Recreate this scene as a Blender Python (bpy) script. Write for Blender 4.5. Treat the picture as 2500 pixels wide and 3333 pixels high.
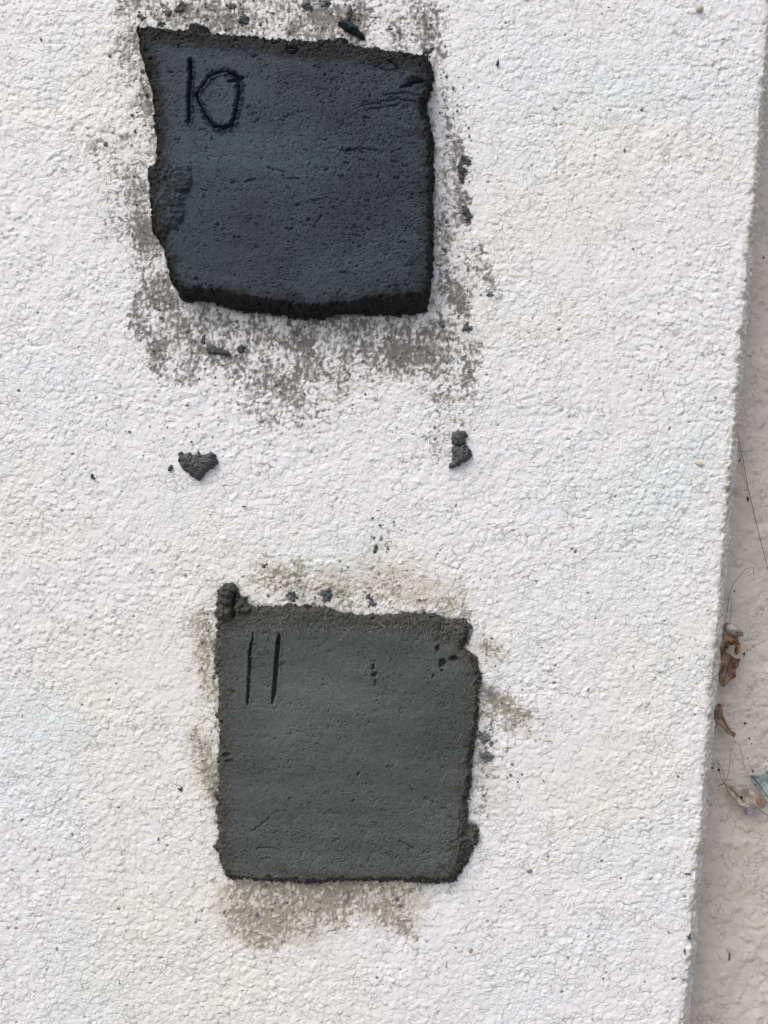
import bpy, bmesh, math, random
import numpy as np
from mathutils import Matrix, Vector

for o in list(bpy.data.objects):
    bpy.data.objects.remove(o, do_unlink=True)
sc = bpy.context.scene
COL = sc.collection
random.seed(7)

# ------------------------------------------------------------------ camera
S = 0.0002            # metres on the wall plane for one photo pixel
D = 0.50              # camera distance from the wall face
TH = math.radians(4.8)
CT, ST = math.cos(TH), math.sin(TH)
cam = bpy.data.cameras.new('camera')
cam.sensor_fit = 'VERTICAL'
cam.sensor_height = 32.0
cam.lens = 32.0 * 0.5 * D / (1666.5 * S)
cam.clip_start = 0.01
cam.clip_end = 1000.0
camo = bpy.data.objects.new('camera', cam)
camo.matrix_world = Matrix(((CT, -ST, 0, 0), (0, 0, -1, -D), (ST, CT, 0, 0), (0, 0, 0, 1)))
COL.objects.link(camo)
sc.camera = camo

# ------------------------------------------------------------------ sky and sun
SUN_DIR = Vector((-0.50, -0.52, 0.80)).normalized()      # towards the sun
world = bpy.data.worlds.new('World')
sc.world = world
world.use_nodes = True
nt = world.node_tree
for n in list(nt.nodes):
    nt.nodes.remove(n)
wo = nt.nodes.new('ShaderNodeOutputWorld')
bg = nt.nodes.new('ShaderNodeBackground')
sky = nt.nodes.new('ShaderNodeTexSky')
sky.sky_type = 'NISHITA'
sky.sun_disc = False
sky.sun_elevation = math.asin(SUN_DIR.z)
sky.sun_rotation = math.atan2(SUN_DIR.x, SUN_DIR.y)
sky.air_density = 1.0
sky.dust_density = 3.0
hs = nt.nodes.new('ShaderNodeHueSaturation')             # a thin even cloud cover: paler than a clear sky
hs.inputs['Saturation'].default_value = 0.62
nt.links.new(sky.outputs[0], hs.inputs['Color'])
nt.links.new(hs.outputs[0], bg.inputs['Color'])
bg.inputs['Strength'].default_value = 0.13
nt.links.new(bg.outputs[0], wo.inputs['Surface'])
sl = bpy.data.lights.new('sun', 'SUN')
sl.energy = 1.25
sl.angle = math.radians(31)
sl.color = (1.0, 0.955, 0.90)
so = bpy.data.objects.new('sun', sl)
so.rotation_euler = SUN_DIR.to_track_quat('Z', 'Y').to_euler()
so.location = SUN_DIR * 5
COL.objects.link(so)
vs = sc.view_settings
vs.view_transform = 'Standard'
vs.look = 'None'
vs.gamma = 1.0
vs.exposure = 0.40
vs.use_curve_mapping = False


# ------------------------------------------------------------------ numpy noise
def _tab(seed):
    r = np.random.RandomState(seed)
    return r.permutation(4096), r.rand(4096), r.rand(4096), r.rand(4096)


_T = {}


def tab(seed):
    if seed not in _T:
        _T[seed] = _tab(seed)
    return _T[seed]


def hsh(ix, iy, seed):
    p = tab(seed)[0]
    return p[(p[ix & 4095] + iy) & 4095]


def perlin(x, y, seed=0):
    x0 = np.floor(x).astype(np.int64)
    y0 = np.floor(y).astype(np.int64)
    fx = x - x0
    fy = y - y0
    ang = tab(seed)[1] * 2 * np.pi
    ca, sa = np.cos(ang), np.sin(ang)

    def g(i, j):
        h = hsh(x0 + i, y0 + j, seed)
        return ca[h] * (fx - i) + sa[h] * (fy - j)
    u = fx * fx * fx * (fx * (fx * 6 - 15) + 10)
    v = fy * fy * fy * (fy * (fy * 6 - 15) + 10)
    a = g(0, 0) * (1 - u) + g(1, 0) * u
    b = g(0, 1) * (1 - u) + g(1, 1) * u
    return (a * (1 - v) + b * v) * 1.5


def fbm(x, y, octv, seed=0, gain=0.5):
    s = 0.0
    a = 1.0
    for k in range(octv):
        s = s + a * perlin(x * 2 ** k + 17.3 * k, y * 2 ** k - 9.1 * k, seed + k)
        a *= gain
    return s


def worley(x, y, seed=0, jit=0.95):
    """F1, F2, offset to nearest seed, three random numbers per cell"""
    x0 = np.floor(x).astype(np.int64)
    y0 = np.floor(y).astype(np.int64)
    P, r1, r2, r3 = tab(seed)
    f1 = np.full(x.shape, 9.0)
    f2 = np.full(x.shape, 9.0)
    hid = np.zeros(x.shape, np.int64)
    ox = np.zeros(x.shape)
    oy = np.zeros(x.shape)
    for i in (-1, 0, 1):
        for j in (-1, 0, 1):
            h = hsh(x0 + i, y0 + j, seed)
            dx = x - (x0 + i + 0.5 + (r1[h] - 0.5) * jit)
            dy = y - (y0 + j + 0.5 + (r2[h] - 0.5) * jit)
            d = np.sqrt(dx * dx + dy * dy)
            near = d < f1
            f2 = np.where(near, f1, np.minimum(f2, d))
            f1 = np.where(near, d, f1)
            hid = np.where(near, h, hid)
            ox = np.where(near, dx, ox)
            oy = np.where(near, dy, oy)
    return f1, f2, ox, oy, r3[hid], r1[(hid * 7 + 3) & 4095], r2[(hid * 13 + 5) & 4095]


def sst(a, b, x):
    t = np.clip((x - a) / (b - a), 0, 1)
    return t * t * (3 - 2 * t)


# ------------------------------------------------------------------ plane helpers
def to_photo(u, v):
    """wall-plane metres -> photo pixels on the plane"""
    u = u / S
    w = -v / S
    return 1250 + u * CT - w * ST, 1666.5 + u * ST + w * CT


def to_plane(px, py, t=0.0):
    """photo pixel -> wall metres for a surface t metres in front of the wall face"""
    k = S * (D - t) / D
    dx, dy = px - 1250, py - 1666.5
    return (dx * CT + dy * ST) * k, -(-dx * ST + dy * CT) * k


def P3(px, py, t=0.0):
    u, v = to_plane(px, py, t)
    return Vector((u, -t, v))


def poly_plane(pts, t=0.0):
    return np.array([to_plane(x, y, t) for x, y in pts])


def seg_dist(X, Y, a, b):
    dx, dy = b[0] - a[0], b[1] - a[1]
    L = dx * dx + dy * dy + 1e-18
    k = np.clip(((X - a[0]) * dx + (Y - a[1]) * dy) / L, 0, 1)
    return np.hypot(X - a[0] - k * dx, Y - a[1] - k * dy), k


def smooth_poly(pts, n=3):
    """closed Catmull-Rom through the points"""
    out = []
    m = len(pts)
    P = [np.array(p, float) for p in pts]
    for i in range(m):
        a, b, c, d = P[i - 1], P[i], P[(i + 1) % m], P[(i + 2) % m]
        for k in range(n):
            t = k / n
            out.append(tuple(0.5 * ((2 * b) + (c - a) * t + (2 * a - 5 * b + 4 * c - d) * t * t + (3 * b - a - 3 * c + d) * t ** 3)))
    return out


def sdf(X, Y, poly):
    """positive inside"""
    d = np.full(X.shape, 1e9)
    ins = np.zeros(X.shape, bool)
    n = len(poly)
    for i in range(n):
        a, b = poly[i], poly[(i + 1) % n]
        d = np.minimum(d, seg_dist(X, Y, a, b)[0])
        c = (a[1] > Y) != (b[1] > Y)
        if abs(b[1] - a[1]) > 1e-12:
            xi = (b[0] - a[0]) * (Y - a[1]) / (b[1] - a[1]) + a[0]
            ins ^= c & (X < xi)
    return np.where(ins, d, -d)


def line_dist(X, Y, pts):
    d = np.full(X.shape, 1e9)
    for a, b in zip(pts[:-1], pts[1:]):
        d = np.minimum(d, seg_dist(X, Y, a, b)[0])
    return d


# ------------------------------------------------------------------ object helpers
def tag(o, label=None, cat=None, group=None, kind=None):
    if label:
        o['label'] = label
    if cat:
        o['category'] = cat
    if group:
        o['group'] = group
    if kind:
        o['kind'] = kind
    return o


def empty(name, loc=(0, 0, 0)):
    o = bpy.data.objects.new(name, None)
    o.empty_display_size = 0.01
    o.location = loc
    COL.objects.link(o)
    return o


def link(name, me, mat, parent=None):
    o = bpy.data.objects.new(name, me)
    COL.objects.link(o)
    if mat:
        me.materials.append(mat)
    if parent:
        o.parent = parent
        o.matrix_parent_inverse = Matrix.Translation(-parent.location)
    return o


def np_mesh(name, V, F, attrs=None, smooth=True):
    """V n x 3, F m x 4 (quads); unused vertices dropped"""
    used = np.zeros(len(V), bool)
    used[F.ravel()] = True
    idx = np.cumsum(used) - 1
    V = V[used]
    F = idx[F]
    me = bpy.data.meshes.new(name)
    me.vertices.add(len(V))
    me.vertices.foreach_set('co', V.astype(np.float32).ravel())
    k = F.shape[1]
    me.loops.add(F.size)
    me.loops.foreach_set('vertex_index', F.astype(np.int32).ravel())
    me.polygons.add(len(F))
    me.polygons.foreach_set('loop_start', (np.arange(len(F)) * k).astype(np.int32))
    me.polygons.foreach_set('use_smooth', np.full(len(F), smooth))
    me.update(calc_edges=True)
    for an, a in (attrs or {}).items():
        at = me.attributes.new(an, 'FLOAT', 'POINT')
        at.data.foreach_set('value', a[used].astype(np.float32))
    return me


def grid_faces(nr, nc):
    i = np.arange(nr * nc).reshape(nr, nc)
    return np.stack([i[:-1, :-1], i[:-1, 1:], i[1:, 1:], i[1:, :-1]], -1)


# ------------------------------------------------------------------ materials
def new_mat(name):
    m = bpy.data.materials.new(name)
    m.use_nodes = True
    t = m.node_tree
    b = t.nodes['Principled BSDF']
    return m, t, b


def nd(t, kind, **kw):
    n = t.nodes.new(kind)
    for k, v in kw.items():
        setattr(n, k, v)
    return n


def noise_node(t, scale, detail=4, rough=0.55, vec=None):
    n = nd(t, 'ShaderNodeTexNoise')
    n.inputs['Scale'].default_value = scale
    n.inputs['Detail'].default_value = detail
    n.inputs['Roughness'].default_value = rough
    if vec is not None:
        t.links.new(vec, n.inputs['Vector'])
    return n.outputs['Fac']


def ramp(t, fac, lo, hi, a=0.0, b=1.0):
    m = nd(t, 'ShaderNodeMapRange')
    m.interpolation_type = 'SMOOTHSTEP'
    m.inputs['From Min'].default_value = lo
    m.inputs['From Max'].default_value = hi
    m.inputs['To Min'].default_value = a
    m.inputs['To Max'].default_value = b
    t.links.new(fac, m.inputs['Value'])
    return m.outputs[0]


def mth(t, op, a, b):
    m = nd(t, 'ShaderNodeMath', operation=op)
    for i, x in enumerate((a, b)):
        if isinstance(x, (int, float)):
            m.inputs[i].default_value = x
        else:
            t.links.new(x, m.inputs[i])
    return m.outputs[0]


def mix(t, fac, a, b):
    m = nd(t, 'ShaderNodeMix', data_type='RGBA')
    if isinstance(fac, (int, float)):
        m.inputs[0].default_value = fac
    else:
        t.links.new(fac, m.inputs[0])
    for i, x in ((6, a), (7, b)):
        if isinstance(x, tuple):
            m.inputs[i].default_value = (*x, 1)
        else:
            t.links.new(x, m.inputs[i])
    return m.outputs[2]


def attr(t, name):
    return nd(t, 'ShaderNodeAttribute', attribute_name=name).outputs['Fac']


def pos(t):
    return nd(t, 'ShaderNodeTexCoord').outputs['Object']


def bump(t, b, h, strength, dist):
    n = nd(t, 'ShaderNodeBump')
    n.inputs['Strength'].default_value = strength
    n.inputs['Distance'].default_value = dist
    t.links.new(h, n.inputs['Height'])
    t.links.new(n.outputs[0], b.inputs['Normal'])


def wall_material(name, white, cream, tint):
    m, t, b = new_mat(name)
    p = pos(t)
    lo = noise_node(t, 5.0, 3, 0.5, p)
    lo2 = noise_node(t, 9.0, 3, 0.5, p)
    c = mix(t, ramp(t, lo, 0.42, 0.68), white, cream)
    c = mix(t, ramp(t, lo2, 0.50, 0.72, 0, 0.7), c, tint)
    fine = noise_node(t, 1100.0, 4, 0.65, p)
    st = nd(t, 'ShaderNodeVectorMath', operation='MULTIPLY')
    t.links.new(p, st.inputs[0])
    st.inputs[1].default_value = (1.0, 1.0, 0.36)
    drag = noise_node(t, 780.0, 4, 0.6, st.outputs[0])      # short downward drag strokes
    jit = mth(t, 'ADD', mth(t, 'MULTIPLY', mth(t, 'SUBTRACT', drag, 0.5), 0.75), mth(t, 'MULTIPLY', mth(t, 'SUBTRACT', fine, 0.5), 0.35))
    c = mix(t, mth(t, 'MULTIPLY', attr(t, 'wash'), ramp(t, fine, 0.25, 0.7, 0.35, 1.0)), c, (0.50, 0.45, 0.36))
    ol = ramp(t, mth(t, 'ADD', attr(t, 'olive'), jit), -0.13, 0.24, 0, 0.80)
    c = mix(t, ol, c, (0.25, 0.232, 0.170))
    gf = mth(t, 'ADD', attr(t, 'grey'), jit)
    gm = mth(t, 'MULTIPLY', ramp(t, gf, -0.035, 0.055, 0, 0.95), ramp(t, gf, 0.0, 0.50, 0.42, 1.0))
    c = mix(t, gm, c, mix(t, noise_node(t, 60.0, 3, 0.5, p), (0.155, 0.140, 0.122), (0.128, 0.127, 0.126)))
    # crisp fine relief on top of the modelled lumps
    wn = nd(t, 'ShaderNodeTexNoise')
    wn.inputs['Scale'].default_value = 160.0
    wn.inputs['Detail'].default_value = 2
    t.links.new(p, wn.inputs['Vector'])
    sub = nd(t, 'ShaderNodeVectorMath', operation='SCALE')
    t.links.new(wn.outputs['Color'], sub.inputs[0])
    sub.inputs['Scale'].default_value = 0.0045
    add = nd(t, 'ShaderNodeVectorMath', operation='ADD')
    t.links.new(p, add.inputs[0])
    t.links.new(sub.outputs[0], add.inputs[1])
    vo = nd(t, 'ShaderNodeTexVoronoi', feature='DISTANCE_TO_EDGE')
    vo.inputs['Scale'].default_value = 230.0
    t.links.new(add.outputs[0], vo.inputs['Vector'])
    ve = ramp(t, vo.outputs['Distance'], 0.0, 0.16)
    shade_grime = mth(t, 'MULTIPLY', ramp(t, vo.outputs['Distance'], 0.09, 0.0), ramp(t, noise_node(t, 70.0, 4, 0.65, p), 0.44, 0.66, 0.0, 0.75))  # crevice shade painted into the colour as thin dark lines, with patchy grime
    c = mix(t, shade_grime, c, (0.27, 0.255, 0.235))
    c = mix(t, attr(t, 'dirt'), c, (0.19, 0.18, 0.17))
    t.links.new(c, b.inputs['Base Color'])
    b.inputs['Roughness'].default_value = 0.62
    b.inputs['Specular IOR Level'].default_value = 0.35
    hh = mth(t, 'ADD', mth(t, 'MULTIPLY', ve, ramp(t, lo2, 0.35, 0.6, 0.35, 1.0)), mth(t, 'MULTIPLY', noise_node(t, 1400.0, 5, 0.6, p), 0.5))
    bump(t, b, hh, 0.34, 0.0006)
    return m


def clay_material(name, face, edge, light, rough):
    m, t, b = new_mat(name)
    p = pos(t)
    big = noise_node(t, 14.0, 4, 0.55, p)
    mid = noise_node(t, 120.0, 5, 0.65, p)
    fine = noise_node(t, 1500.0, 5, 0.7, p)
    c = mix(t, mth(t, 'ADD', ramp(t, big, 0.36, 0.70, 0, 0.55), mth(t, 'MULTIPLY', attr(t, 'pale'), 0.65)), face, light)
    e = mth(t, 'ADD', attr(t, 'edge'), mth(t, 'MULTIPLY', mth(t, 'SUBTRACT', mid, 0.5), 1.7))
    c = mix(t, ramp(t, e, 0.15, 0.95), c, edge)
    sv = nd(t, 'ShaderNodeVectorMath', operation='MULTIPLY')
    t.links.new(p, sv.inputs[0])
    sv.inputs[1].default_value = (9.0, 30.0, 70.0)
    trowel = noise_node(t, 1.0, 5, 0.6, sv.outputs[0])
    dk = nd(t, 'ShaderNodeHueSaturation')
    t.links.new(c, dk.inputs['Color'])
    val = mth(t, 'MULTIPLY', ramp(t, fine, 0.3, 0.72, 0.62, 1.36), ramp(t, noise_node(t, 420.0, 4, 0.7, p), 0.3, 0.7, 0.86, 1.12))
    val = mth(t, 'MULTIPLY', val, ramp(t, trowel, 0.3, 0.7, 0.86, 1.14))
    t.links.new(val, dk.inputs['Value'])
    t.links.new(dk.outputs[0], b.inputs['Base Color'])
    r = ramp(t, e, 0.1, 0.8, rough, 0.95)
    t.links.new(r, b.inputs['Roughness'])
    b.inputs['Specular IOR Level'].default_value = 0.35
    bump(t, b, mth(t, 'ADD', fine, mth(t, 'MULTIPLY', noise_node(t, 700.0, 4, 0.7, p), e)), 0.7, 0.0007)
    return m


def plain(name, col, rough=0.7, var=0.35, scale=400.0, spec=0.4):
    m, t, b = new_mat(name)
    p = pos(t)
    n = noise_node(t, scale, 4, 0.6, p)
    c = mix(t, ramp(t, n, 0.3, 0.7), tuple(x * (1 - var) for x in col), tuple(min(1, x * (1 + var)) for x in col))
    t.links.new(c, b.inputs['Base Color'])
    b.inputs['Roughness'].default_value = rough
    b.inputs['Specular IOR Level'].default_value = spec
    bump(t, b, n, 0.3, 0.0003)
    return m


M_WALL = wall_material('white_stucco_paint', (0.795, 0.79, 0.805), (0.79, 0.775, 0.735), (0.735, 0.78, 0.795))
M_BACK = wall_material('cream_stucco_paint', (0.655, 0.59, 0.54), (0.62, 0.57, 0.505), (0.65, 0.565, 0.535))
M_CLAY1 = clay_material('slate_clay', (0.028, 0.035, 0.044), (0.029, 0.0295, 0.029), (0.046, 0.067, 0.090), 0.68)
M_CLAY2 = clay_material('grey_clay', (0.077, 0.086, 0.084), (0.078, 0.077, 0.068), (0.110, 0.120, 0.117), 0.75)
M_CRUMB = plain('crumb_clay', (0.15, 0.15, 0.148), 0.9, 0.5, 700)
M_FIBRE = plain('hair_fibre', (0.26, 0.245, 0.215), 0.6, 0.4, 300)
M_THREAD = plain('web_thread', (0.10, 0.095, 0.09), 0.5, 0.3, 300)
M_BLACK = plain('black_seed', (0.012, 0.010, 0.014), 0.45, 0.4, 900)


# ------------------------------------------------------------------ stucco relief
def stucco(X, Y, cell=30.0, sx=1.0, sy=1.0, seed=10, pits=None):
    """relief in pixels, cavity 0..1 and pit mask, for photo-plane pixel coordinates"""
    wx = X + 8 * perlin(X / 44, Y / 44, seed + 1) + 1.6 * perlin(X / 12, Y / 12, seed + 2)
    wy = Y + 8 * perlin(X / 44, Y / 44, seed + 3) + 1.6 * perlin(X / 12, Y / 12, seed + 4)
    f1, f2, ox, oy, r1, r2, r3 = worley(wx / (cell * sx), wy / (cell * 0.92 * sy), seed + 5, 1.0)
    e = f2 - f1
    # overlapping scales: each lump tilted its own way, some lifting the lower edge
    vary = sst(-0.35, 0.5, perlin(X / 55, Y / 55, seed + 40))
    tilt = oy * (0.35 + 1.6 * (r1 - 0.3) * (0.35 + vary)) + ox * 1.8 * (r2 - 0.5)
    amp = 0.45 + 0.8 * r3
    h = 2.5 * tilt * amp + 3.6 * (1 - np.clip(f1, 0, 1) ** 2) * amp + 1.8 * (r2 - 0.5)
    # thin broken crests drawn up by the roller along the borders
    brk = sst(0.0, 0.5, perlin(X / 20, Y / 20, seed + 6))
    h = h + 2.4 * np.exp(-(e / 0.10) ** 2) * brk
    # finer second layer of lumps
    b1 = worley(wx / (cell * 0.50) + 31, wy / (cell * 0.48) + 7, seed + 7)
    h = h + 0.9 * (1 - b1[0] ** 2 * 1.3) * (b1[4] - 0.2) + 0.5 * b1[3] * (b1[5] - 0.3)
    # small sharp peaks with an abrupt lower side
    k1 = worley(wx / (cell * 1.25) + 5, wy / (cell * 1.25) + 11, seed + 41)
    pr = 0.10 + 0.10 * k1[5]
    pk = np.clip(1 - np.hypot(k1[2] * (0.6 + 0.6 * k1[6]), np.where(k1[3] > 0, k1[3] * 1.7, k1[3] * 0.8)) / pr, 0, 1)
    h = h + 7.0 * pk * (k1[4] < 0.6)
    h = h + 0.45 * fbm(X / 11, Y / 11, 2, seed + 20) + 3.0 * fbm(X / 120, Y / 120, 2, seed + 30)
    cav = np.clip(0.5 - h / 11.0, 0, 1)
    pit = np.zeros_like(X)
    if pits is not None:
        c1 = worley(wx / 46, wy / 46, seed + 8)
        rad = 0.05 + 0.085 * c1[5]
        el = np.hypot(c1[2] * (0.7 + c1[6] * 0.8), c1[3] * (1.5 - c1[6] * 0.6))
        pit = (1 - sst(rad * 0.55, rad * 1.15, el)) * (c1[4] < pits)
        h = h - 6.0 * pit
    return h, cav, pit


def caps(X, Y, lst):
    out = np.ones_like(X)
    for x0, y0, x1, y1, r, s in lst:
        d = seg_dist(X, Y, (x0, y0), (x1, y1))[0]
        out *= 1 - s * np.exp(-(d / r) ** 2)
    return 1 - out


STAIN_GREY = [  # smears of slate clay round the upper square
    (430, 20, 700, 60, 60, .80), (650, 60, 1010, 95, 60, .62), (1010, 10, 1150, 120, 70, .78), (1150, 60, 1360, 150, 55, .62),
    (800, 0, 950, 40, 60, .50), (1200, -20, 1380, 20, 60, .5), (440, 110, 470, 330, 40, .55), (400, 130, 390, 210, 40, .45),
    (480, 300, 500, 420, 26, .6), (340, 470, 400, 640, 55, .42), (430, 440, 470, 760, 52, .58), (400, 700, 480, 790, 50, .48),
    (480, 800, 500, 1000, 52, .60), (430, 880, 440, 1060, 34, .5), (470, 1040, 540, 1220, 46, .56), (560, 1000, 640, 1130, 60, .68),
    (650, 1040, 1400, 1065, 52, .78), (640, 1130, 1380, 1130, 60, .68), (760, 1200, 1220, 1200, 60, .52), (820, 1290, 1080, 1300, 70, .44),
    (880, 1370, 1050, 1370, 50, .30), (560, 1220, 760, 1270, 50, .40), (560, 1400, 680, 1450, 44, .36), (1250, 1190, 1480, 1200, 60, .56),
    (1390, 1290, 1470, 1400, 46, .46), (1400, 1420, 1430, 1500, 40, .36), (1440, 1060, 1540, 1160, 50, .58), (1520, 1180, 1560, 1330, 36, .42),
    (1450, 860, 1500, 1000, 56, .66), (1560, 820, 1610, 930, 30, .46), (1430, 700, 1500, 840, 42, .62), (1490, 480, 1500, 720, 24, .66),
    (1450, 470, 1440, 640, 20, .5), (1435, 220, 1460, 420, 20, .46), (1520, 640, 1525, 730, 20, .6), (1400, 60, 1440, 180, 40, .5),
    (1590, 880, 1610, 980, 26, .5), (1230, 1680, 1260, 1790, 36, .34), (1290, 1640, 1340, 1700, 30, .26)]
STAIN_SPOT = [(952, 1140, 952, 1150, 22, .8), (1062, 1140, 1062, 1160, 20, .8), (960, 2900, 960, 2905, 18, .8), (1132, 2912, 1136, 2912, 18, .8), (1616, 2118, 1620, 2118, 14, .75), (1342, 2892, 1342, 2900, 12, .8),
    (1190, 1120, 1195, 1150, 18, .7), (860, 1120, 864, 1140, 16, .7), (1250, 1090, 1300, 1100, 20, .7)]
STAIN_OLIVE = [  # olive slip round the lower square
    (650, 2000, 700, 2080, 44, .48), (660, 2100, 690, 2220, 34, .42), (680, 2240, 700, 2340, 24, .38), (640, 2380, 690, 2520, 42, .55),
    (690, 2520, 690, 2600, 26, .4), (880, 1880, 980, 1850, 44, .52), (940, 1900, 1080, 1930, 36, .46), (1100, 1940, 1300, 1950, 44, .46),
    (1230, 1830, 1290, 1900, 36, .36), (1330, 1960, 1500, 1970, 36, .40), (1580, 2090, 1610, 2130, 32, .50), (1600, 2250, 1690, 2310, 22, .48),
    (1570, 2300, 1760, 2400, 44, .42), (1560, 2250, 1720, 2330, 22, .45), (1570, 2480, 1640, 2450, 40, .42), (1560, 2560, 1580, 2600, 34, .42), (1540, 2640, 1560, 2640, 20, .4),
    (760, 2900, 1130, 2900, 44, .72), (780, 2970, 900, 3010, 48, .74), (800, 3050, 860, 3070, 32, .62), (930, 2960, 1080, 2950, 52, .70),
    (1150, 2880, 1330, 2890, 36, .56), (1220, 2960, 1290, 2990, 38, .60), (1300, 3010, 1345, 3030, 24, .60), (950, 3030, 1080, 3020, 30, .30)]
WASH = [
    (470, 40, 1380, 60, 110, .75), (420, 480, 470, 760, 80, .35), (480, 800, 520, 1250, 80, .4), (600, 1090, 1400, 1090, 120, .75),
    (800, 1260, 1150, 1270, 120, .55), (1450, 800, 1520, 1150, 80, .45), (1400, 1200, 1480, 1450, 70, .30), (900, 1380, 1050, 1390, 70, .4),
    (650, 2020, 690, 2250, 60, .62), (650, 2400, 690, 2580, 56, .70), (860, 1880, 1050, 1930, 70, .65), (1080, 1900, 1480, 1950, 80, .62),
    (1200, 1800, 1320, 1850, 70, .35), (1570, 2100, 1640, 2130, 40, .50), (1560, 2250, 1740, 2380, 60, .42), (1560, 2440, 1620, 2620, 60, .45),
    (760, 2930, 1330, 2920, 80, .85), (790, 3010, 1000, 3030, 70, .75), (1240, 2970, 1330, 3010, 44, .7)]


CRUMBS = [  # x, y, half width, half height, tilt, label
    (458, 62, 16, 15, 0, 'round clay crumb beside the top left corner of square 10'),
    (590, 30, 14, 20, .2, 'upright clay crumb near the top edge above the digit 1'),
    (545, 42, 18, 12, .1, 'clay crumb between two others above the digit 1'),
    (522, 82, 20, 11, .1, 'flat clay crumb touching top left rim of square 10'),
    (592, 58, 18, 10, -.2, 'dark clay crumb just above the rim over the digit 1'),
    (795, 62, 18, 16, .3, 'clay lump hanging above the top rim over the digit 0'),
    (762, 25, 14, 12, 0, 'small clay crumb at the top edge over the digit 0'),
    (1062, 14, 14, 14, 0, 'clay crumb at the top edge above middle of square 10'),
    (1002, 24, 16, 12, .3, 'clay crumb at the top edge left of the middle one'),
    (1392, 172, 17, 12, .4, 'clay crumb just outside top right corner of square 10'),
    (1514, 522, 26, 15, .3, 'grey clay scrape right of square 10, its upper end'),
    (1500, 560, 13, 34, -.1, 'long grey clay scrape right of square 10 below the upper end'),
    (1520, 700, 12, 26, -.25, 'grey clay scrape lowest of three right of square 10'),
    (1545, 800, 6, 11, .1, 'little clay fleck right of the lower half of square 10'),
    (1600, 962, 17, 5, .2, 'thin clay sliver farthest right of bottom right corner'),
    (1520, 1066, 15, 12, .5, 'clay crumb below right of the bottom right corner of square 10'),
    (862, 1842, 8, 8, 0, 'round crumb alone above the left top of square 11'),
    (1222, 1782, 9, 16, .3, 'left crumb of the small cluster midway above square 11'),
    (1262, 1778, 7, 12, .1, 'right crumb of the small cluster midway above square 11'),
    (1240, 1755, 7, 7, 0, 'top crumb of the small cluster midway above square 11'),
    (948, 1936, 20, 17, .3, 'grey crumb on beige stain above the right stroke of 11'),
    (1064, 1936, 22, 24, 0, 'largest grey crumb on the top rim of square 11'),
    (1204, 1952, 13, 22, -.4, 'slim bluish crumb above middle of top rim of square 11'),
    (1598, 2362, 7, 8, 0, 'tiny crumb right of the middle of square 11'),
    (1572, 2400, 20, 26, .1, 'fuzzy clay crumb against right side of square 11'),
    (1585, 2455, 22, 20, .3, 'pale bluish fuzzy crumb lower on right side of square 11'),
    (588, 2565, 6, 6, 0, 'tiny pellet left of the lower half of square 11')]
HALO = [(360, -80), (330, 130), (370, 330), (290, 450), (260, 600), (300, 790), (370, 840), (410, 1000), (420, 1200), (560, 1290), (700, 1330), (820, 1410), (1060, 1410),
        (1180, 1310), (1300, 1300), (1380, 1310), (1390, 1470), (1480, 1500), (1560, 1380), (1575, 1250), (1560, 1100), (1625, 960), (1600, 790), (1545, 730), (1535, 500),
        (1480, 300), (1450, 180), (1440, -80)]
STRIP = [(748, 2840), (1340, 2850), (1338, 2950), (1368, 3062), (1300, 3030), (1245, 2995), (1225, 2955), (1160, 2960), (1130, 3012), (1060, 3040), (960, 3052), (900, 3088),
         (830, 3096), (785, 3072), (745, 3035), (735, 2950)]


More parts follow.
